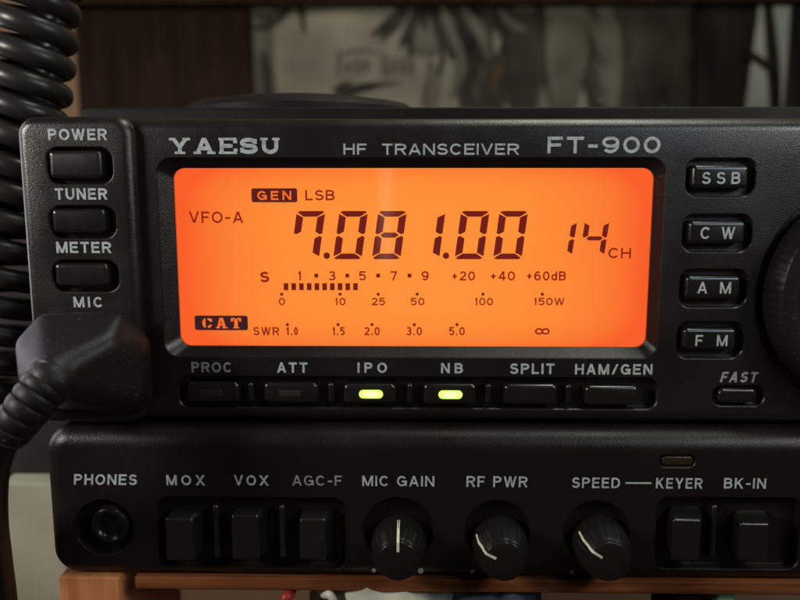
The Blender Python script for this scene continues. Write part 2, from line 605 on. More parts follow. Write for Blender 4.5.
def glyph_quads(ch, W_, H_, w):
    """list of strokes, each a list of quads in mm"""
    out = []
    g = GL[ch]

    def mp(p):
        return (w / 2 + p[0] * (W_ - w), w / 2 + p[1] * (H_ - w))
    for kind, data in g[1]:
        if kind == 'L':
            out.append(ribbon([mp(p) for p in data], w, False, True))
        elif kind == 'C':
            out.append(ribbon([mp(p) for p in data], w, False, False))
        elif kind == 'O':
            cx, cy, rx, ry = data                # an even ellipse ring
            c = mp((cx, cy))
            ox, oy = rx * (W_ - w), ry * (H_ - w)
            ring = []
            for k in range(40):
                a0, a1 = 2 * pi * k / 40, 2 * pi * (k + 1) / 40
                q = []
                for a, d in ((a0, w / 2), (a0, -w / 2), (a1, -w / 2), (a1, w / 2)):
                    q.append(Vector((c[0] + max(ox + d, .02) * cos(a), c[1] + max(oy + d, .02) * sin(a))))
                ring.append(tuple(q))
            out.append(ring)
        elif kind == 'B':                   # slab serif bar, thinner than the stems
            x0, x1, y = data
            sw = w * 0.62
            a, b = mp((x0, 0))[0] - w * .2, mp((x1, 0))[0] + w * .2
            z0 = 0 if y == 0 else H_ - sw
            out.append([(Vector((a, z0)), Vector((b, z0)), Vector((b, z0 + sw)), Vector((a, z0 + sw)))])
        elif kind == 'D':
            x0, y0, x1, y1 = data
            a, b = mp((x0, y0)), mp((x1, y1))
            az = a[1] - (w / 2 if y0 <= 0.001 and y0 > -.05 else 0)
            bz = b[1] + (w / 2 if y1 >= 0.999 and y1 < 1.05 else 0)
            dx, dy = b[0] - a[0], bz - az
            hw = min(w * hypot(dx, dy) / abs(dy), w * 1.9) / 2 * 0.97
            out.append([(Vector((a[0] - hw, az)), Vector((a[0] + hw, az)), Vector((b[0] + hw, bz)), Vector((b[0] - hw, bz)))])
    return out


def text(name, s, box, h, mat, parent, wt=0.17, kmax=1.15, slant=0.0, gap=0.20):
    """box: pixel box (x0, y0, x1, y1) the capitals fill"""
    x0, z0, x1, z1 = UR(*box, h)
    H_, T = z1 - z0, x1 - x0
    w = wt * H_
    nat = [max(GL[c][0] * H_, w * 1.02) for c in s]
    fixed = sum(n for c, n in zip(s, nat) if c in 'I.1 ')
    flex = sum(nat) - fixed
    g0 = gap * H_
    k = (T - g0 * (len(s) - 1) - fixed) / flex if flex > 0 else 1.0
    k = min(k, kmax)
    ws = [n if c in 'I.1 ' else n * k for c, n in zip(s, nat)]
    gap = (T - sum(ws)) / max(1, len(s) - 1)
    bm = bmesh.new()
    x = x0
    layer = 0
    for c, cw in zip(s, ws):
        for st in glyph_quads(c, cw, H_, w):
            y = -(h + 0.03 + 0.004 * (layer % 7))
            layer += 1
            for q in st:
                vs = [bm.verts.new((x + p.x + slant * p.y, y, z0 + p.y)) for p in q]
                bm.faces.new(vs)
        x += cw + gap
    bmesh.ops.remove_doubles(bm, verts=bm.verts[:], dist=0.0005)
    for f in bm.faces:
        f.normal_update()
        if f.normal.y > 0:
            f.normal_flip()
    return obj(name, bm, mat, parent, 0, recalc=False)


def flat(bm, pts, h):
    f = bm.faces.new([bm.verts.new((x, -h, z)) for x, z in pts])
    f.normal_update()
    if f.normal.y > 0:
        f.normal_flip()


def box(bm, x0, x1, h0, h1, z0, z1):
    loft(bm, [([(x0, z0), (x1, z0), (x1, z1), (x0, z1)], h0), ([(x0, z0), (x1, z0), (x1, z1), (x0, z1)], h1)])


# ================================================================== SETTING: wall behind, shelves
H_WALL = -380
x0, z0, x1, z1 = UR(-500, -400, 1300, 1100, H_WALL)
bm = bmesh.new()
box(bm, x0, x1, H_WALL - 12, H_WALL, z0, z1)
o = obj('wall', bm, 'wall', None, 0)
o['kind'] = 'structure'

# side board of the cabinet
HB = -254
bx0, _, bx1, bz1 = UR(83, -60, 253, 400, HB)
SHELF_TOP = U(400, 580.5, 4.0)[1] - 0.15
SHELF_BOT = U(300, 591, 3.2)[1]
bm = bmesh.new()
slab(bm, (bx0, SHELF_TOP + 0.2, bx1, bz1), HB - 12, HB, 0.5, 0.6, 3)
tag(obj('cabinet_board', bm, 'dark_wood'), 'plain dark brown wooden board standing upright behind the radio, left of the curtain', 'board')

# upper shelf plank, only its underside edge shows at the very top
ux0, uz0, ux1, uz1 = UR(60, -70, 1000, 2, -240)
bm = bmesh.new()
box(bm, ux0, ux1, -253, -240, uz0, uz0 + 16)
tag(obj('upper_shelf', bm, 'dark_wood'), 'dark shelf plank crossing the top edge above the curtain', 'shelf')

# lower shelf under the radio
sx0 = U(135, 586, 3.2)[0]
bm = bmesh.new()
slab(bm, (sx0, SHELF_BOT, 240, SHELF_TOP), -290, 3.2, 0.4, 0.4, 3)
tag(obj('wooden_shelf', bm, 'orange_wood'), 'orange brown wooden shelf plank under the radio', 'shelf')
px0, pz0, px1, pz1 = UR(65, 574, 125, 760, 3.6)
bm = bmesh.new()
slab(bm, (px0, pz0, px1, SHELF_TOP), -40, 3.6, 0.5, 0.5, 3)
tag(obj('shelf_post', bm, 'post_wood'), 'short orange brown wooden post below the left corner of the radio', 'post')

# greenish white board at lower left
gx0, gz0, gx1, gz1 = UR(9, 484, 72, 760, -40)
bm = bmesh.new()
slab(bm, (gx0, gz0, gx1, gz1), -48, -40, 1.5, 0.8, 3)
tag(obj('white_board', bm, 'greenish'), 'greenish white flat board at lower left behind the radio corner and the black cable', 'board')
kx0, kz0, kx1, kz1 = UR(-90, 128, 75, 760, -70)
bm = bmesh.new()
slab(bm, (kx0, kz0, kx1, kz1), -120, -70, 2, 1.5, 3)
tag(obj('storage_box', bm, 'box_grey'), 'dull dark grey box behind the lower loops of the coiled cord', 'box')


# curtain: a softly folded sheet with leaf prints
HC = -270


def bend(px):
    return -0.24 * max(0.0, px - 440.0) 


def sheet(bm, poly_x0, poly_x1, py0, py1, h, amp, wave, nx=90, nz=14, seed=0, thick=1.0):
    front, back = [], []
    for j in range(nz + 1):
        rf, rb = [], []
        for i in range(nx + 1):
            px = poly_x0 + (poly_x1 - poly_x0) * i / nx
            py = py0 + (py1 - py0) * j / nz
            hb = h + (bend(px) if amp > 2 else 0)
            x, z = U(px, py, hb)
            d = amp * sin(px / wave * 2 * pi + seed) + amp * .6 * noise.noise(Vector((px / 60, py / 160, seed)))
            rf.append(bm.verts.new((x, -(hb + d), z)))
            rb.append(bm.verts.new((x, -(hb + d - thick), z)))
        front.append(rf)
        back.append(rb)
    for g in (front, back):
        for j in range(nz):
            for i in range(nx):
                bm.faces.new((g[j][i], g[j][i + 1], g[j + 1][i + 1], g[j + 1][i]))
    return front


def cloth_h(px, py, h, amp, wave, seed):
    return h + amp * sin(px / wave * 2 * pi + seed) + amp * .6 * noise.noise(Vector((px / 60, py / 160, seed)))


def print_stroke(bm, pts, w0, w1, mi, lay, amp=4, wave=150, seed=0):
    """tapered brush stroke lying on the curtain; pts in photo pixels"""
    P = spline([(p[0], p[1], 0) for p in pts], 10)
    L, R = [], []
    for i, p in enumerate(P):
        t = (P[min(i + 1, len(P) - 1)] - P[max(i - 1, 0)]).normalized()
        f = i / (len(P) - 1)
        w = (w0 + (w1 - w0) * f) * (0.35 + 0.65 * sin(pi * min(1, max(0, .12 + .82 * f)))) / 2
        for lst, s in ((L, 1), (R, -1)):
            qx, qy = p.x - t.y * w * s, p.y + t.x * w * s
            h = cloth_h(qx, qy, HC + bend(qx), amp, wave, seed) + 0.5 + lay * 0.15
            x, z = U(qx, qy, HC + bend(qx))
            lst.append(bm.verts.new((x, -h, z)))
    for i in range(len(P) - 1):
        f = bm.faces.new((L[i], R[i], R[i + 1], L[i + 1]))
        f.material_index = mi


bm = bmesh.new()
sheet(bm, 235, 712, -60, 330, HC, 4, 150, 110)
lay = 0
for pts, w0, w1, mi in [
    ([(250, 24), (262, 25), (278, 18), (292, 2), (298, -10)], 3, 9, 1),
    ([(254, 10), (268, 14), (282, 4)], 4, 8, 2),
    ([(301, 0), (302, 12), (305, 34)], 8, 5, 1),
    ([(262, 50), (268, 75), (272, 105)], 7, 12, 2),
    ([(338, 100), (352, 92), (375, 86), (400, 82)], 14, 3, 1),
    ([(335, 92), (345, 86), (352, 83)], 7, 3, 1),
    ([(372, 36), (385, 24), (400, 10), (412, -8)], 5, 10, 1),
    ([(384, 36), (396, 22), (408, 4)], 6, 12, 1),
    ([(400, 46), (408, 30), (418, 8), (420, -10)], 6, 14, 1),
    ([(418, 50), (422, 28), (424, 0)], 7, 14, 1),
    ([(444, 52), (441, 40), (434, 14), (430, -10)], 4, 12, 1),
    ([(420, 100), (436, 80), (442, 58), (438, 30), (432, 0)], 2, 7, 1),
    ([(466, 100), (468, 84), (476, 62), (470, 40), (452, 10), (444, -6)], 4, 8, 1),
    ([(450, 98), (458, 80), (461, 60), (450, 30), (440, 0)], 7, 12, 2),
    ([(508, 62), (505, 42), (490, 20), (460, -4)], 3, 9, 1),
    ([(488, 60), (480, 36), (462, 10)], 8, 14, 2),
    ([(530, 24), (514, 16), (500, 4), (492, -10)], 4, 10, 1),
    ([(528, 32), (512, 26), (498, 12)], 5, 12, 2),
    ([(528, 26), (524, 48), (518, 66)], 6, 3, 2),
    ([(479, 104), (478, 92), (480, 70)], 4, 9, 2),
    ([(349, 64), (349, 76)], 5, 5, 2), ([(358, 60), (358, 76)], 4, 4, 2), ([(366, 60), (366, 74)], 4, 4, 2),
    ([(342, 56), (360, 52), (380, 54)], 3, 3, 2), ([(384, 54), (386, 78)], 5, 4, 2), ([(394, 58), (394, 74)], 4, 4, 2),
    ([(402, 56), (404, 74)], 4, 4, 2), ([(412, 58), (412, 76)], 5, 4, 2), ([(340, 52), (340, 80)], 3, 3, 2),
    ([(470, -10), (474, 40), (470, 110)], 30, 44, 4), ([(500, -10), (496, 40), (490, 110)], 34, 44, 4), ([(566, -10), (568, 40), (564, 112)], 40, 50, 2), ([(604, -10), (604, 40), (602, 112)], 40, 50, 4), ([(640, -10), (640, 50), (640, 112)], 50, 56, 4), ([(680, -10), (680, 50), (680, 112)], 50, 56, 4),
    ([(524, 10), (526, 60), (522, 112)], 34, 44, 4), ([(432, -12), (430, 20), (424, 56)], 30, 40, 2), ([(448, -12), (462, 30), (480, 76)], 6, 14, 1),
    ([(434, -12), (446, 20), (452, 60)], 8, 10, 1), ([(412, -12), (398, 10), (380, 40)], 7, 5, 1), ([(426, -12), (412, 24), (410, 56)], 7, 8, 1), ([(590, 60), (600, 84), (616, 112)], 20, 24, 2),
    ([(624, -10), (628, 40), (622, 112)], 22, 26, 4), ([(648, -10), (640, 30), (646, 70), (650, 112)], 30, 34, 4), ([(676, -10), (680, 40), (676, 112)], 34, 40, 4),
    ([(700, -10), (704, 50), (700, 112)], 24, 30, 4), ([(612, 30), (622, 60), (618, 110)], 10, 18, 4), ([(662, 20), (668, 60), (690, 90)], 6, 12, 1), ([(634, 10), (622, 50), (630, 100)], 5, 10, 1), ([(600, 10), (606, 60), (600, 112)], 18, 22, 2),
    ([(541, -10), (541, 30), (543, 60), (549, 84), (555, 112)], 17, 6, 1),
    ([(578, 20), (576, 50), (582, 78), (596, 96)], 3, 5, 1),
    ([(584, 12), (596, 30), (604, 60)], 6, 14, 2),
    ([(600, 0), (610, 40), (612, 110)], 16, 20, 2),
    ([(502, 68), (502, 84), (503, 104)], 20, 24, 3),
    ([(518, 60), (530, 80), (536, 108)], 18, 26, 2),
    ([(430, 60), (432, 84), (428, 108)], 8, 22, 2),
]:
    print_stroke(bm, pts, w0, w1, mi, lay % 9 + 1)
    lay += 1
o = obj('curtain', bm, ['cloth', 'leaf', 'leaf_soft', 'ochre', 'brown_bands'], None, 50)
tag(o, 'beige curtain with dark leaf print hanging behind the radio', 'curtain')

# brown drape on the right, open in two narrow gaps with a pale sheet behind
bm = bmesh.new()
sheet(bm, 700, 800, -60, 330, -318, 1, 90, 30, 6)
tag(obj('pale_sheet', bm, 'pale', None, 50), 'pale sheet showing through two narrow gaps in the brown drape at upper right', 'sheet')
bm = bmesh.new()


def drape(fl, fr, amp, wave, h, seed, n=40):
    nz = 20
    g = []
    for j in range(nz + 1):
        py = -60 + 400 * j / nz
        row = []
        for i in range(n + 1):
            px = fl(py) + (fr(py) - fl(py)) * i / n
            x, z = U(px, py, h)
            row.append(bm.verts.new((x, -(h + amp * sin(px / wave * 2 * pi + seed) + amp * .4 * sin(px / wave * 5)), z)))
        g.append(row)
    for j in range(nz):
        for i in range(n):
            bm.faces.new((g[j][i], g[j][i + 1], g[j + 1][i + 1], g[j + 1][i]))


drape(lambda y: 692 + 4 * sin(y / 40), lambda y: 757 - (y) * 0.105, 4, 84, -262, 0.6, 90)
drape(lambda y: min(762 + y * 0.055 + 0 * y, 776), lambda y: min(770 + max(y, -20) * 0.125, 779), 1, 40, -262, 0)
drape(lambda y: 783 - y * 0.07, lambda y: 900, 7, 60, -260, 1.5)
for a, b in (((749, 54), (778, 74)),):
    q = [(a[0], a[1] - 5), (b[0], b[1] - 5), (b[0], b[1] + 6), (a[0], a[1] + 5)]
    bm.faces.new([bm.verts.new((U(x, y, -255)[0], 255, U(x, y, -255)[1])) for x, y in q])
o = obj('drape', bm, 'brown_cloth', None, 60)
md = o.modifiers.new('cloth_thickness', 'SOLIDIFY')
md.thickness = 0.0012
tag(o, 'dark brown folded drape hanging at right behind the radio', 'drape')

# ---------------- clutter under the shelf
def crumple(name, px0, px1, py0, py1, h, mat, label, seed, depth=30):
    bm = bmesh.new()
    x0, z0, x1, z1 = UR(px0, py0, px1, py1, h)
    bmesh.ops.create_icosphere(bm, subdivisions=4, radius=1.0)
    for v in bm.verts:
        n = noise.fractal(v.co * 2.2 + Vector((seed, 0, 0)), 0.8, 2.0, 5)
        v.co *= 1 + 0.22 * n
        v.co = Vector(((x0 + x1) / 2 + v.co.x * (x1 - x0) / 2, -h + depth + v.co.y * depth, (z0 + z1) / 2 + v.co.z * (z1 - z0) / 2))
    return tag(obj(name, bm, mat, None, 60), label, 'cloth')


crumple('crumpled_cloth', 300, 470, 595, 705, 11, 'white_cloth', 'crumpled off white cloth under the shelf below the three round knobs', 3.1)
crumple('crumpled_cloth', 445, 560, 595, 695, 9, 'blue_cloth', 'crumpled grey blue cloth under the shelf beside the off white one', 9.4)


def cable(name, ctrl, r, mat, label, parent=None):
    bm = bmesh.new()
    pts = []
    for px, py, h in ctrl:
        x, z = U(px, py, h)
        pts.append((x, -h, z))
    tube(bm, spline(pts, 14), r, 14)
    o = obj(name, bm, mat, parent, 60)
    if label:
        tag(o, label, 'cable')
    return o


cable('red_cable', [(292, 588, -20), (290, 594, 1), (284, 606, 4), (282, 660, 2)], 1.3, 'red', 'thin red cable hanging under the shelf left of the crumpled cloth')
cable('white_cable', [(318, 587, -20), (324, 594, 0), (334, 604, 4), (345, 680, 2)], 1.0, 'whitecable', 'thin white cable hanging under the shelf right of the red cable')
bm = bmesh.new()
slab(bm, UR(717, 592.5, 734, 640, 1), -12, 1, 1.0, 0.5, 3)
tag(obj('plastic_clip', bm, 'green_plastic'), 'small pale green plastic piece under the shelf at right', 'clip')
bm = bmesh.new()
slab(bm, UR(676, 592.5, 700, 650, -1), -20, -1, 1.5, 0.8, 3)
tag(obj('pale_package', bm, 'brown_cloth'), 'dull brown package under the shelf left of the green clip', 'package')

# ================================================================== COILED CORD
bm = bmesh.new()
path = []
turns = 18
HCO = -26
for k in range(-4 * 26, turns * 26 + 1):  # loops are never quite even
    f = k / 26.0
    py = -52 + f * 27.2
    cx = 41 - 0.118 * (py + 20) - 0.00002 * max(0, py - 100) ** 2
    x, z = U(cx, py, HCO)
    a = 2 * pi * f + 2.2
    R = 7.7 + 0.22 * noise.noise(Vector((f * 0.9, 3.0, 0)))
    z += 0.55 * noise.noise(Vector((f * 0.7, 0, 5.0)))
    x += 0.5 * noise.noise(Vector((f * 0.6, 7.0, 1.0)))
    path.append((x - R * cos(a), -HCO - R * sin(a), z + 0.17 * R * cos(a)))
tube(bm, path, 2.9, 14)
tag(obj('coiled_cord', bm, 'coil', None, 60), 'thick black coiled cord hanging at the left behind the radio', 'coiled cord')

# ================================================================== TRANSCEIVER
base = (0.0, 60.0, SHELF_TOP)
RADIO = thing('radio_transceiver', 'black radio transceiver with lit orange display, buttons and knobs on wooden shelf', 'radio', base)

HL, HLOW = 2.6, 4.0                            # raised left block, projecting lower panel
# ---- case behind the front
cx0, cz0, _, _ = UR(92, 440, 1000, 108, -14)
ctop = U(500, 107.0, -14)[1]
bm = bmesh.new()
slab(bm, (cx0, SHELF_TOP + 4, 158, ctop), -240, -14, 1.2, 0.5, 4)
obj('case', bm, 'case', RADIO)
for fx in (-40, 130):
    bm = bmesh.new()
    lathe(bm, fx, 0, [(7, 0), (7, 0.1)], 8)
    bm.free()
# round speaker grille dome on the top cover
DH = -50
gx, ztop = U(302, 99.3, DH)
zt = ctop
bm = bmesh.new()
dome = [(26.5, 0.0), (26.2, 0.5), (24, 0.95), (18, 1.25), (9, 1.4), (0.6, 1.45)]
vs = []
sx = (U(420, 104, DH)[0] - U(184, 104, DH)[0]) / 2
for r, dz in dome:
    vs.append([bm.verts.new((gx + r / 26.5 * sx * cos(2 * pi * k / 72), -DH + r * 1.25 * sin(2 * pi * k / 72), zt - .1 + dz / 1.45 * (ztop - zt))) for k in range(72)])
for a, b in zip(vs, vs[1:]):
    for i in range(72):
        bm.faces.new((a[i], a[(i + 1) % 72], b[(i + 1) % 72], b[i]))
bm.faces.new(vs[-1])
bm.faces.new(vs[0])
obj('speaker_cover', bm, 'case', RADIO)

# ---- upper front panel
pl, _, _, ptop = UR(30, 118, 400, 200, 0)
_, pbot, _, _ = UR(30, 200, 400, 422, 0)
prt = 150.0
bm = bmesh.new()
slab(bm, (pl, pbot, prt, ptop), -12, 0, 4.0, 3.0, 7, 10)
front = obj('front_panel', bm, 'panel', RADIO)
HD = -3.0
disp_o = UR(160.5, 157.5, 661.5, 357.5, 0)
disp_i = UR(177, 168, 650, 346.5, HD)
CUT = []
CUT.append(cutter(lambda b: loft(b, [(rr(*disp_o, 3.6, 8), 0.5), (rr(*disp_o, 3.4, 8), -0.3), (rr(*disp_i, 2.6, 8), HD + .02), (rr(*disp_i, 2.6, 8), -8)])))
MODES = [('SSB', (692.5, 165, 749, 188), (702, 172, 740.5, 184)), ('C W', (689, 221, 745.5, 243.5), (700.5, 227, 735, 239)),
         ('A M', (686, 276, 740.5, 299), (697.5, 282, 731, 293.5)), ('F M', (683.5, 328.5, 736.5, 350), (695.5, 335, 727.5, 346))]
for s, f, t in MODES:
    rc = UR(f[0] - 6, f[1] - 6.5, f[2] + 6, f[3] + 8, 0)
    CUT.append(cutter(lambda b, rc=rc: slab_cut(b, rc, -2.2, 2.4)))
row = UR(179.5, 377.5, 657, 408, 0)
CUT.append(cutter(lambda b: slab_cut(b, row, -2.4, 2.2)))
fastr = UR(713, 386, 764, 405.5, 0)
CUT.append(cutter(lambda b: slab_cut(b, fastr, -1.8, 2.0)))
DIAL = U(874, 295, 0)
CUT.append(cutter(lambda b: loft(b, [(circ(*DIAL, 27.2), 0.4), (circ(*DIAL, 26.6), -.2), (circ(*DIAL, 26.4), -2.5)])))
boolean(front, CUT)

# ---- raised block on the left with its three push buttons
bl = UR(19.5, 119, 138, 414, HL)
bm = bmesh.new()
slab(bm, (U(24.2, 265, HL)[0], pbot, U(138.5, 265, HL)[0], ptop + .3), -12, HL, 4.2, 2.4, 7, 10)
block = obj('control_block', bm, 'block', RADIO)
LEFTB = [('POWER', (48.5, 150.5, 101.5, 178.5), (48, 128.7, 107, 140.2)), ('TUNER', (51.5, 209, 105, 233), (55, 188.2, 107.2, 199.6)),
         ('METER', (54.5, 263.5, 108, 286.5), (56.3, 241.8, 111.3, 253))]
CUT = []
for s, f, t in LEFTB:
    rc = UR(f[0] - 1.5, f[1] - 3, f[2] + 10.5, f[3] + 5, HL)
    CUT.append(cutter(lambda b, rc=rc: slab_cut(b, rc, HL - 2.4, 2.6, HL)))
boolean(block, CUT)


def push_button(face, h_face, h_floor, r, bev, mat='button', name='push_button', grow=0.5):
    a = UR(*face, h_face)
    b = (a[0] - .1, a[1] - .1, a[2] + grow, a[3] + .1)
    bm = bmesh.new()
    rings = [(rr(*b, r), h_floor)]
    for k in range(5):
        t = rad(90 * k / 4)
        d = bev * (1 - cos(t))
        rings.append((rr(a[0] + d, a[1] + d, a[2] - d, a[3] - d, max(r - d, .05)), h_face - bev + bev * sin(t)))
    loft(bm, rings)
    return obj(name, bm, mat, RADIO)


for s, f, t in LEFTB:
    push_button(f, HL + 1.0, HL - 2.35, 1.0, 0.9)
    text('printed_word', s, t, HL, 'ink', RADIO, 0.20)
text('printed_word', 'MIC', (73.5, 296.8, 103, 307.3), HL, 'ink', RADIO, 0.20)

# ---- mode buttons with their printed letters
for s, f, t in MODES:
    b = push_button(f, 1.3, -2.15, 1.0, 0.85)
    text('printed_word', s, t, 1.3, 'ink', b, 0.165, 1.05)
# ---- row under the display
ROW = [('PROC', (186, 382.5, 239, 403), (191.5, 362, 232, 372.3)), ('ATT', (263.5, 383, 318, 403.5), (277, 362.4, 307.5, 372.6)), ('IPO', (343.5, 384, 396, 404), (357.5, 362.5, 387, 372.8)),
       ('NB', (423.5, 384, 476.5, 404.5), (441, 363, 463, 373.3)), ('SPLIT', (504, 384.5, 557.5, 405), (510, 363.4, 554.5, 374)), ('HAM/GEN', (585, 386, 638.5, 405.5), (575, 364, 652.5, 374.6))]
LED = {'PROC': ((199, 390, 222, 396.5), 'led_off'), 'ATT': ((279, 390.5, 301, 397), 'led_off'), 'IPO': ((359, 390, 383, 398.5), 'led_on'), 'NB': ((438.5, 390.5, 462.5, 399), 'led_on')}
for s, f, t in ROW:
    b = push_button(f, 0.9, -2.35, 1.2, 0.85)
    text('printed_word', s, t, 0, 'ink_worn' if s == 'PROC' else 'ink', RADIO, 0.20, 1.1)
    if s in LED:
        bx, mt = LED[s]
        r_ = UR(*bx, 1.0)
        bm = bmesh.new()
        slab(bm, r_, 0.7, 1.15, (r_[3] - r_[1]) * (.48 if mt == 'led_on' else .2), 0.15, 3)
        obj('indicator_lens', bm, mt, b)
for cx, cy in ((250.5, 384), (331, 384.5), (410, 385), (488.5, 385.5), (568.5, 386)):
    bm = bmesh.new()
    slab(bm, UR(cx - 3, cy - 1.5, cx + 3, cy + 18, 0.2), -2.35, 0.4, 0.68, 0.6, 4, 6)
    obj('divider_peg', bm, 'button', RADIO)
push_button((718.5, 389, 757, 403), 0.7, -1.75, 1.3, 0.6)
text('printed_word', 'FAST', (720, 371.8, 756.5, 382.3), 0, 'ink_worn', RADIO, 0.21, 1.15, 0.2)

# ---- maker's line and model line
text('printed_word', 'yaesu', (168.5, 137.8, 281, 154), 0, 'ink', RADIO, 0.25, 1.6, 0, 0.10)
text('printed_word', 'HF', (343.5, 143.6, 366.5, 154.6), 0, 'ink', RADIO, 0.17, 1.5, 0, 0.22)
text('printed_word', 'TRANSCEIVER', (382, 143.6, 519, 154.8), 0, 'ink', RADIO, 0.17, 1.5, 0, 0.20)
text('printed_word', 'FT-900', (547.5, 136.6, 660.5, 153.2), 0, 'ink', RADIO, 0.195, 1.5, 0, 0.16)

# ---- display
HS = HD - 0.6
bm = bmesh.new()
scr = (disp_i[0] - 1.0, disp_i[1] - 1.0, disp_i[2] + 1.0, disp_i[3] + 1.0)
loft(bm, [(rr(*disp_i, 2.6, 8), HS - 1.0), (rr(*disp_i, 2.6, 8), HS)])
screen = obj('display_screen', bm, 'lcd', RADIO, 30)
HT = HS + 0.02
bm = bmesh.new()
loft(bm, [(rr(disp_i[0] + .03, disp_i[1] + .03, disp_i[2] - .03, disp_i[3] - .03, 2.5, 8), HD - .25), (rr(disp_i[0] + .03, disp_i[1] + .03, disp_i[2] - .03, disp_i[3] - .03, 2.5, 8), HD - .05)])
obj('display_window', bm, 'glass', RADIO, 30)

# seven segment digits: shape in unit box (slanted), per segment polygons
SEGS = {'a': 0, 'b': 1, 'c': 2, 'd': 3, 'e': 4, 'f': 5, 'g': 6}
DIG = {'0': 'abcdef', '1': 'bc', '4': 'fgbc', '7': 'abcf', '8': 'abcdefg'}


def seven(bm, ch, px, py0, py1, wpx, slant_px, t=0.118, tw=0.148):
    """px: left x of the unslanted cell at the bottom; all in photo pixels on the screen plane"""
    Hh = py1 - py0
    tt = t * Hh
    ht = tw * Hh
    g = 0.8                                       # gap between segments

    def P(x, y):                                 # y up from the bottom, in px
        X, Z = U(px + x + slant_px * y / Hh, py1 - y, HT)
        return X, Z
    m = Hh / 2
    c = 0.045 * Hh                                # clipped outer corners
    polys = {
        'a': [(g + c, Hh), (wpx - g - c, Hh), (wpx - g, Hh - c * .6), (wpx - ht - g * .4, Hh - tt), (ht + g * .4, Hh - tt), (g, Hh - c * .6)],
        'd': [(g + c, 0), (wpx - g - c, 0), (wpx - g, c * .6), (wpx - ht - g * .4, tt), (ht + g * .4, tt), (g, c * .6)],
        'f': [(0, Hh - g - c), (ht, Hh - tt - g), (ht, m + tt * .60), (ht * .35, m + g * .9), (0, m + tt * .35)],
        'b': [(wpx, Hh - g - c), (wpx - ht, Hh - tt - g), (wpx - ht, m + tt * .60), (wpx - ht * .35, m + g * .9), (wpx, m + tt * .35)],
        'e': [(0, g + c), (ht, tt + g), (ht, m - tt * .60), (ht * .35, m - g * .9), (0, m - tt * .35)],
        'c': [(wpx, g + c), (wpx - ht, tt + g), (wpx - ht, m - tt * .60), (wpx - ht * .35, m - g * .9), (wpx, m - tt * .35)],
        'g': [(ht * .6 + g, m), (ht * 1.05 + g, m + tt * .45), (wpx - ht * 1.05 - g, m + tt * .45), (wpx - ht * .6 - g, m), (wpx - ht * 1.05 - g, m - tt * .45), (ht * 1.05 + g, m - tt * .45)],
    }
    for s_ in DIG[ch]:
        flat(bm, [P(*p) for p in polys[s_]], HT)


def disc(bm, px, py, r, h, n=20):
    x, z = U(px, py, h)
    flat(bm, circ(x, z, r * sc(h), n), h)


bm = bmesh.new()
for ch, px in (('7', 290.3), ('0', 333), ('8', 371.8), ('1', 410.5), ('0', 454.5), ('0', 493)):
    seven(bm, ch, px, 211, 259.2, 28.5, 6.6)
disc(bm, 326.7, 255.7, 3.2, HT)
disc(bm, 446, 255.7, 3.2, HT)
obj('frequency_digits', bm, 'lcd_dark', screen, 0)
bm = bmesh.new()
seven(bm, '1', 549.2, 220.5, 256.3, 22.5, 5.6, .125)
seven(bm, '4', 579.5, 220.5, 256.3, 24.5, 5.6, .125)
obj('channel_digits', bm, 'lcd_dark', screen, 0)
bm = bmesh.new()
for k in range(10):
    x = 283.7 + 7.72 * k
    r_ = UR(x, 283.2, x + 4.6, 290.2, HT)
    flat(bm, [(r_[0], r_[1]), (r_[2], r_[1]), (r_[2], r_[3]), (r_[0], r_[3])], HT)
obj('meter_bar', bm, 'lcd_dark', screen, 0)
bm = bmesh.new()
for xs, y, s_ in (((316.2, 347.3, 378.2, 409.5), 275.6, 1.9), ((281.7, 340, 378.2, 417.2, 483, 542.3), 294.2, 1.4), ((287.4, 338, 372, 414.3, 457), 324.6, 1.4)):
    for x in xs:
        r_ = UR(x - s_, y - s_, x + s_, y + s_, HT)
        flat(bm, [(r_[0], r_[1]), (r_[2], r_[1]), (r_[2], r_[3]), (r_[0], r_[3])], HT)
obj('scale_ticks', bm, 'lcd_dark', screen, 0)
for bx, mt in (((251.5, 188.3, 297.2, 202.3), 'lcd_box'), ((194.8, 315.6, 247.8, 330.2), 'lcd_boxd')):
    bm = bmesh.new()
    flat(bm, rr(*UR(*bx, HT), 0.5, 6), HT)
    obj('status_block', bm, mt, screen, 0)
text('display_word', 'GEN', (257.3, 191, 291.3, 200), HT, 'lcd_cut', screen, 0.2, 1.3, 0, .22)
# stencil capitals of the lower block
GL['c'] = (.95, [Cq(arc(.46, .5, .42, .5, 112, 248, 16)), Cq([(.16, .72), (.16, .28)]), Cq(arc(.54, .5, .42, .48, 88, 25, 8)), Cq(arc(.54, .5, .42, .48, -25, -88, 8)), Cq([(.95, .66), (.95, 1.02)])])
GL['k'] = (1.05, [D(.10, 0, .40, 1), D(.84, 0, .54, 1), D(.76, 0, .48, 1), ('B', (-.06, .28, 0)), ('B', (.58, 1.06, 0)), Cq([(.30, .30), (.52, .30)])])
GL['t'] = (.95, [Cq([(.40, 0), (.40, 1)]), Cq([(.58, 0), (.58, 1)]), ('B', (.2, .8, 0)), ('B', (-.02, .32, 1)), ('B', (.66, 1.02, 1)), Cq([(.02, .68), (.02, 1)]), Cq([(.98, .68), (.98, 1)])])
text('display_word', 'ckt', (202, 317.8, 241.5, 328.3), HT, 'lcd_cut', screen, 0.2, 1.2, 0, .3)
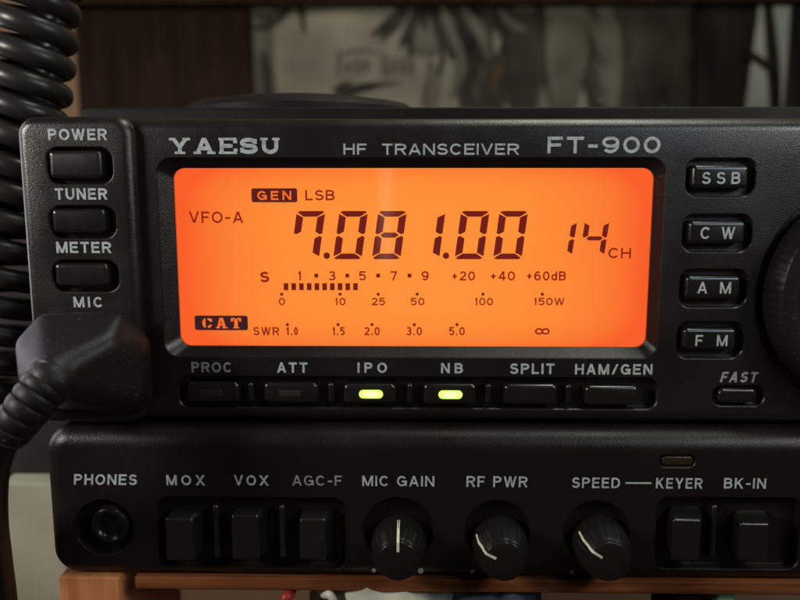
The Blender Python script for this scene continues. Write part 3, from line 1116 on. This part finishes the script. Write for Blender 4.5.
LT = [('LSB', (305.3, 190, 334.7, 200.4), .125), ('VFO-A', (189, 211.5, 243.2, 223), .12), ('S', (260, 271.6, 269.3, 282.3), .17), ('CH', (608.3, 247.8, 631, 258.3), .125),
      ('1', (298.2, 271.2, 302.8, 280.4), .125), ('3', (328.6, 271.2, 335.6, 280.4), .125), ('5', (359, 271.2, 366, 280.4), .125), ('7', (390.5, 271.2, 397.2, 280.4), .125), ('9', (421.5, 271.2, 428.6, 280.4), .125),
      ('+20', (451.5, 271.3, 475, 280.5), .125), ('+40', (490, 271.3, 515, 280.5), .125), ('+60dB', (526.3, 271.3, 566, 280.5), .125),
      ('0', (278.8, 297.8, 285, 305.3), .13), ('10', (335.2, 297.8, 345.5, 305.3), .13), ('25', (371.8, 297.8, 385, 305.3), .13), ('50', (410.7, 297.8, 424.4, 305.3), .13), ('100', (475, 297.8, 493, 305.3), .13), ('150W', (534.2, 297.8, 564.5, 305.3), .13),
      ('SWR', (253.2, 327, 279.3, 335.3), .13), ('1.0', (286.3, 327, 298, 335.3), .13), ('1.5', (332.4, 327, 344.7, 335.3), .13), ('2.0', (364.4, 327, 379.8, 335.3), .13), ('3.0', (406.3, 327, 422, 335.3), .13), ('5.0', (449, 327, 464.8, 335.3), .13), ('~', (534.8, 325.8, 549.8, 335.6), .13)]
for s, bx, wt in LT:
    text('display_word', s, bx, HT, 'lcd_text', screen, wt + .045, 1.45, 0, 0.20)

# ---- tuning dial at the right
bm = bmesh.new()
lathe(bm, *DIAL, [(24.6, -2.4), (24.6, 0.5), (24.3, 5.4), (23.8, 6.4), (22.6, 7.0), (20.6, 6.9), (20.0, 6.4), (4, 6.2)], 240, lambda j, a: 1 + (0.006 * cos(a * 80) if 1 <= j <= 2 else 0))
dial = obj('tuning_dial', bm, 'dial', RADIO)
a = rad(168)
bm = bmesh.new()
dx, dz = DIAL[0] + 13.4 * cos(a), DIAL[1] + 13.4 * sin(a)
lathe(bm, dx, dz, [(5.2, 6.15), (5.2, 6.6), (4.8, 6.95), (4.3, 6.8), (3.0, 6.45), (0.8, 6.3)], 48)
obj('finger_dimple', bm, 'dial', dial)

# ---- projecting lower panel
lz0, lz1 = U(400, 580.5, HLOW)[1], U(400, 429, HLOW - 1.5)[1]
bm = bmesh.new()
slab(bm, (U(49.2, 510, HLOW - 2)[0], lz0, 150, lz1), -30, HLOW, 6.2, 4.6, 9, 12)
chin = obj('lower_panel', bm, 'chin', RADIO)
CUT = []
JACK = U(104, 527.5, HLOW)
CUT.append(cutter(lambda b: loft(b, [(circ(*JACK, 7.2), HLOW + .4), (circ(*JACK, 6.9), HLOW - .2), (circ(*JACK, 6.5), HLOW - 3.2)])))
slot1 = UR(158.5, 498, 345, 569.5, HLOW)
slot2 = UR(656, 498, 800, 569.5, HLOW)
for sl in (slot1, slot2):
    CUT.append(cutter(lambda b, sl=sl: slab_cut(b, sl, HLOW - 3, 2.6, HLOW)))
WELLS = [(U(398, 531, HLOW), 8.2), (U(497, 531.5, HLOW), 7.6), (U(596, 532, HLOW), 7.6)]
for c, r in WELLS:
    CUT.append(cutter(lambda b, c=c, r=r: loft(b, [(circ(*c, r + .4), HLOW + .4), (circ(*c, r), HLOW - .3), (circ(*c, r - .3), HLOW - 2.6)])))
ledr = UR(660.5, 455.5, 695, 467, HLOW)
CUT.append(cutter(lambda b: slab_cut(b, ledr, HLOW - 0.9, 1.2, HLOW)))
boolean(chin, CUT)
bm = bmesh.new()
slab(bm, (ledr[0] + .3, ledr[1] + .25, ledr[2] - .3, ledr[3] - .25), HLOW - .85, HLOW - .1, 1.0, 0.45, 4)
obj('indicator_lens', bm, 'amber_off', RADIO)

for s, bx, wt in [('PHONES', (73.5, 474.2, 136.5, 484.8), .17), ('MOX', (166.3, 475, 204.8, 485.2), .17), ('VOX', (234, 475.2, 268.5, 485.4), .17), ('AGC-F', (292.3, 475.4, 342, 485.6), .14),
                  ('MIC GAIN', (362.3, 475.8, 434.3, 486.2), .15), ('RF PWR', (466.5, 476.2, 527.5, 487), .15), ('SPEED', (572, 477.5, 620, 488), .155), ('KEYER', (656, 478, 702.5, 488.5), .155), ('BK-IN', (724, 478, 766, 488.5), .155)]:
    text('printed_word', s, bx, HLOW, 'ink_worn' if s == 'AGC-F' else 'ink', RADIO, wt + .015, 1.1, 0.10 if s == 'PHONES' else 0)
bm = bmesh.new()
r_ = UR(625.3, 482.2, 651.5, 483.8, HLOW)
flat(bm, [(r_[0], r_[1]), (r_[2], r_[1]), (r_[2], r_[3]), (r_[0], r_[3])], HLOW + .04)
obj('printed_line', bm, 'ink', RADIO, 0)

# ---- headphone jack
bm = bmesh.new()
jx, jz = U(109, 526.5, HLOW + .5)
prof = [(4.6, HLOW - 3.1), (4.5, HLOW - 0.2), (4.2, HLOW + .35), (3.6, HLOW + .5), (3.0, HLOW + .2), (2.5, HLOW - .6), (2.4, HLOW - 6)]
lathe(bm, jx, jz, prof, 48)
jack = obj('headphone_jack', bm, 'ring', RADIO)
bm = bmesh.new()
lathe(bm, jx, jz, [(2.38, HLOW - 3.0), (2.38, HLOW - 1.2)], 32)
obj('jack_hole', bm, 'socket', jack)

# ---- rocker keys in the two slots
KEYS = [(165.5, 518.5, 193.5, 561), (231.5, 515.5, 259, 559.5), (299.5, 519, 326, 560), (672, 519.5, 701, 561), (739, 523.5, 769, 561)]
for f in KEYS:
    a = UR(*f, HLOW + 2.4)
    top = a[3] + .35
    b_ = (a[0] + .2, a[1] - .2, a[2] + 1.6, top + .5)
    bm = bmesh.new()
    lip = (a[0] - .05, a[1], a[2] + .6, top)
    rings = [(rr(*b_, 1.2), HLOW - 2.95), (rr(*lip, 0.9), HLOW + 1.0)]
    for k in range(5):
        t = rad(90 * k / 4)
        d = .5 * (1 - cos(t))
        rings.append((rr(a[0] + d, a[1] + d, a[2] - d, a[3] - d, max(0.7 - d, .1)), HLOW + 2.4 - .5 + .5 * sin(t)))
    loft(bm, rings)
    obj('rocker_key', bm, 'button', RADIO)
for cx in (216.5, 282.5, 713.5):
    bm = bmesh.new()
    slab(bm, UR(cx - 3, 505, cx + 3, 558, HLOW), HLOW - 2.95, HLOW + .3, 0.7, 0.6, 4, 6)
    obj('divider_peg', bm, 'button', RADIO)

# ---- three round knobs with cream pointers
HK = HLOW + 8.5
for (px, py), ang in (((398, 562), 90), ((504.5, 562.5), 153), ((610, 562.5), 147)):
    kx, kz = U(px, py, HK)
    rb, rc_ = 6.25, 4.85
    prof = [(rb + .2, HLOW - 2.5), (rb + .2, HLOW + .2), (rb, HLOW + .6), (rb - .25, HLOW + 4.5), (rc_ + .35, HK - 2.2), (rc_ + .3, HK - 1.4), (rc_ + .15, HK - 1.15), (rc_ - .05, HK - 1.1), (rc_ - .12, HK - .5), (rc_ - .3, HK - .15), (rc_ - .7, HK), (0.8, HK)]
    bm = bmesh.new()
    lathe(bm, kx, kz, prof, 144, lambda j, a: 1 + (0.028 * max(0, cos(a * 24)) if 2 <= j <= 4 else 0))
    knob = obj('control_knob', bm, 'knob', RADIO, 40)
    ca, sa = cos(rad(ang)), sin(rad(ang))
    bm = bmesh.new()
    line = [(rb + .12, HLOW + .7), (rb - .1, HLOW + 4.5), (rc_ + .5, HK - 2.2), (rc_ + .38, HK - 1.4), (rc_ + .10, HK - .55), (rc_ - .2, HK + .02), (rc_ - .7, HK + .1), (2.1 if ang != 90 else 2.4, HK + .1)]
    w_ = 0.30
    L_, R_ = [], []
    for r, h in line:
        for lst, s_ in ((L_, 1), (R_, -1)):
            lst.append(bm.verts.new((kx + r * ca - s_ * w_ * sa, -h - .05, kz + r * sa + s_ * w_ * ca)))
    for i in range(len(line) - 1):
        bm.faces.new((L_[i], R_[i], R_[i + 1], L_[i + 1]))
    obj('pointer_line', bm, 'cream', knob, 0)
for px, py, r in ((374, 570.5, 2.3), (420.5, 571, 3.0), (472.5, 571.5, 2.3), (571.5, 572.3, 2.3)):
    bm = bmesh.new()
    x, z = U(px, py, HLOW)
    lathe(bm, x, z, [(r * sc(HLOW), HLOW - .1), (r * sc(HLOW) * .95, HLOW + .06), (r * sc(HLOW) * .5, HLOW + .1)], 20)
    obj('scale_dot', bm, 'dot', RADIO)

# ================================================================== MICROPHONE PLUG AND ITS CABLE
def V3(px, py, h):
    x, z = U(px, py, h)
    return Vector((x, -h, z))


PLUG = thing('microphone_plug', 'moulded black microphone plug with ribbed strain relief and cable at lower left', 'plug', V3(95, 365, HL))
bm = bmesh.new()
pts = []
for px, py, h, r in [(46, 320, 5, 1.6), (126, 320, 5, 1.8), (137, 398, 5, 3.5), (38, 395, 5, 3.0), (140, 345, 5, 2.5),
                     (44, 320.5, 11, 1.5), (118, 321, 9, 2.0), (126, 390, 9, 4.5), (131, 350, 8, 3.5),
                     (107, 345, 14.0, 3.6), (28, 345, 14, 2.6), (34, 378, 19, 3.0), (54, 374, 21.5, 4.8), (100, 388, 11, 4.0)]:
    c = V3(px, py, h)
    tmp = bmesh.new()
    bmesh.ops.create_icosphere(tmp, subdivisions=2, radius=r)
    for v in tmp.verts:
        bm.verts.new(v.co + c)
    tmp.free()
bm.verts.ensure_lookup_table()
r_ = bmesh.ops.convex_hull(bm, input=bm.verts[:])
bmesh.ops.delete(bm, geom=[e for e in r_['geom_interior'] if isinstance(e, bmesh.types.BMVert)], context='VERTS')
# second volume: the neck
tmp = bmesh.new()
for px, py, h, r in [(64, 360, 14, 5.2), (52, 380, 22.5, 5.1)]:
    c = V3(px, py, h)
    t2 = bmesh.new()
    bmesh.ops.create_icosphere(t2, subdivisions=3, radius=r)
    for v in t2.verts:
        tmp.verts.new(v.co + c)
    t2.free()
r2 = bmesh.ops.convex_hull(tmp, input=tmp.verts[:])
bmesh.ops.delete(tmp, geom=[e for e in r2['geom_interior'] if isinstance(e, bmesh.types.BMVert)], context='VERTS')
me_t = bpy.data.meshes.new('t')
tmp.to_mesh(me_t)
tmp.free()
bm.from_mesh(me_t)
bpy.data.meshes.remove(me_t)
boot = obj('plug_body', bm, 'rubber', PLUG, 0)
md = boot.modifiers.new('r', 'REMESH')
md.mode, md.voxel_size = 'VOXEL', 0.00045
md = boot.modifiers.new('s', 'SMOOTH')
md.iterations, md.factor = 34, 0.5
dg = bpy.context.evaluated_depsgraph_get()
me = bpy.data.meshes.new_from_object(boot.evaluated_get(dg))
boot.modifiers.clear()
boot.data = me
for p in me.polygons:
    p.use_smooth = True
me.materials.clear()
me.materials.append(M['rubber'])
# ribbed strain relief
ctrl = [V3(58, 369, 20.5), V3(44, 388, 23.5), V3(25, 412, 25.5), V3(6, 436, 25.5)]
pts = spline(ctrl, 60)


def ribs(f):
    ph = (f * 7.2) % 1.0
    groove = 0.0 if f < .06 or f > .985 else (0.55 * max(0, sin(ph * pi)) ** 0.35)
    return 5.1 - 0.9 * f - 0.5 + groove


bm = bmesh.new()
tube(bm, pts, ribs, 36)
obj('strain_relief', bm, 'rubber', PLUG, 70)
ctrl = [V3(16, 424, 25.5), V3(0, 446, 25.2), V3(-8, 478, 22), V3(-8, 520, 14), V3(-3, 560, 6), V3(3, 605, 0), V3(8, 680, -4)]
bm = bmesh.new()
tube(bm, spline(ctrl, 16), 3.3, 20)
obj('cable', bm, 'rubber', PLUG, 60)
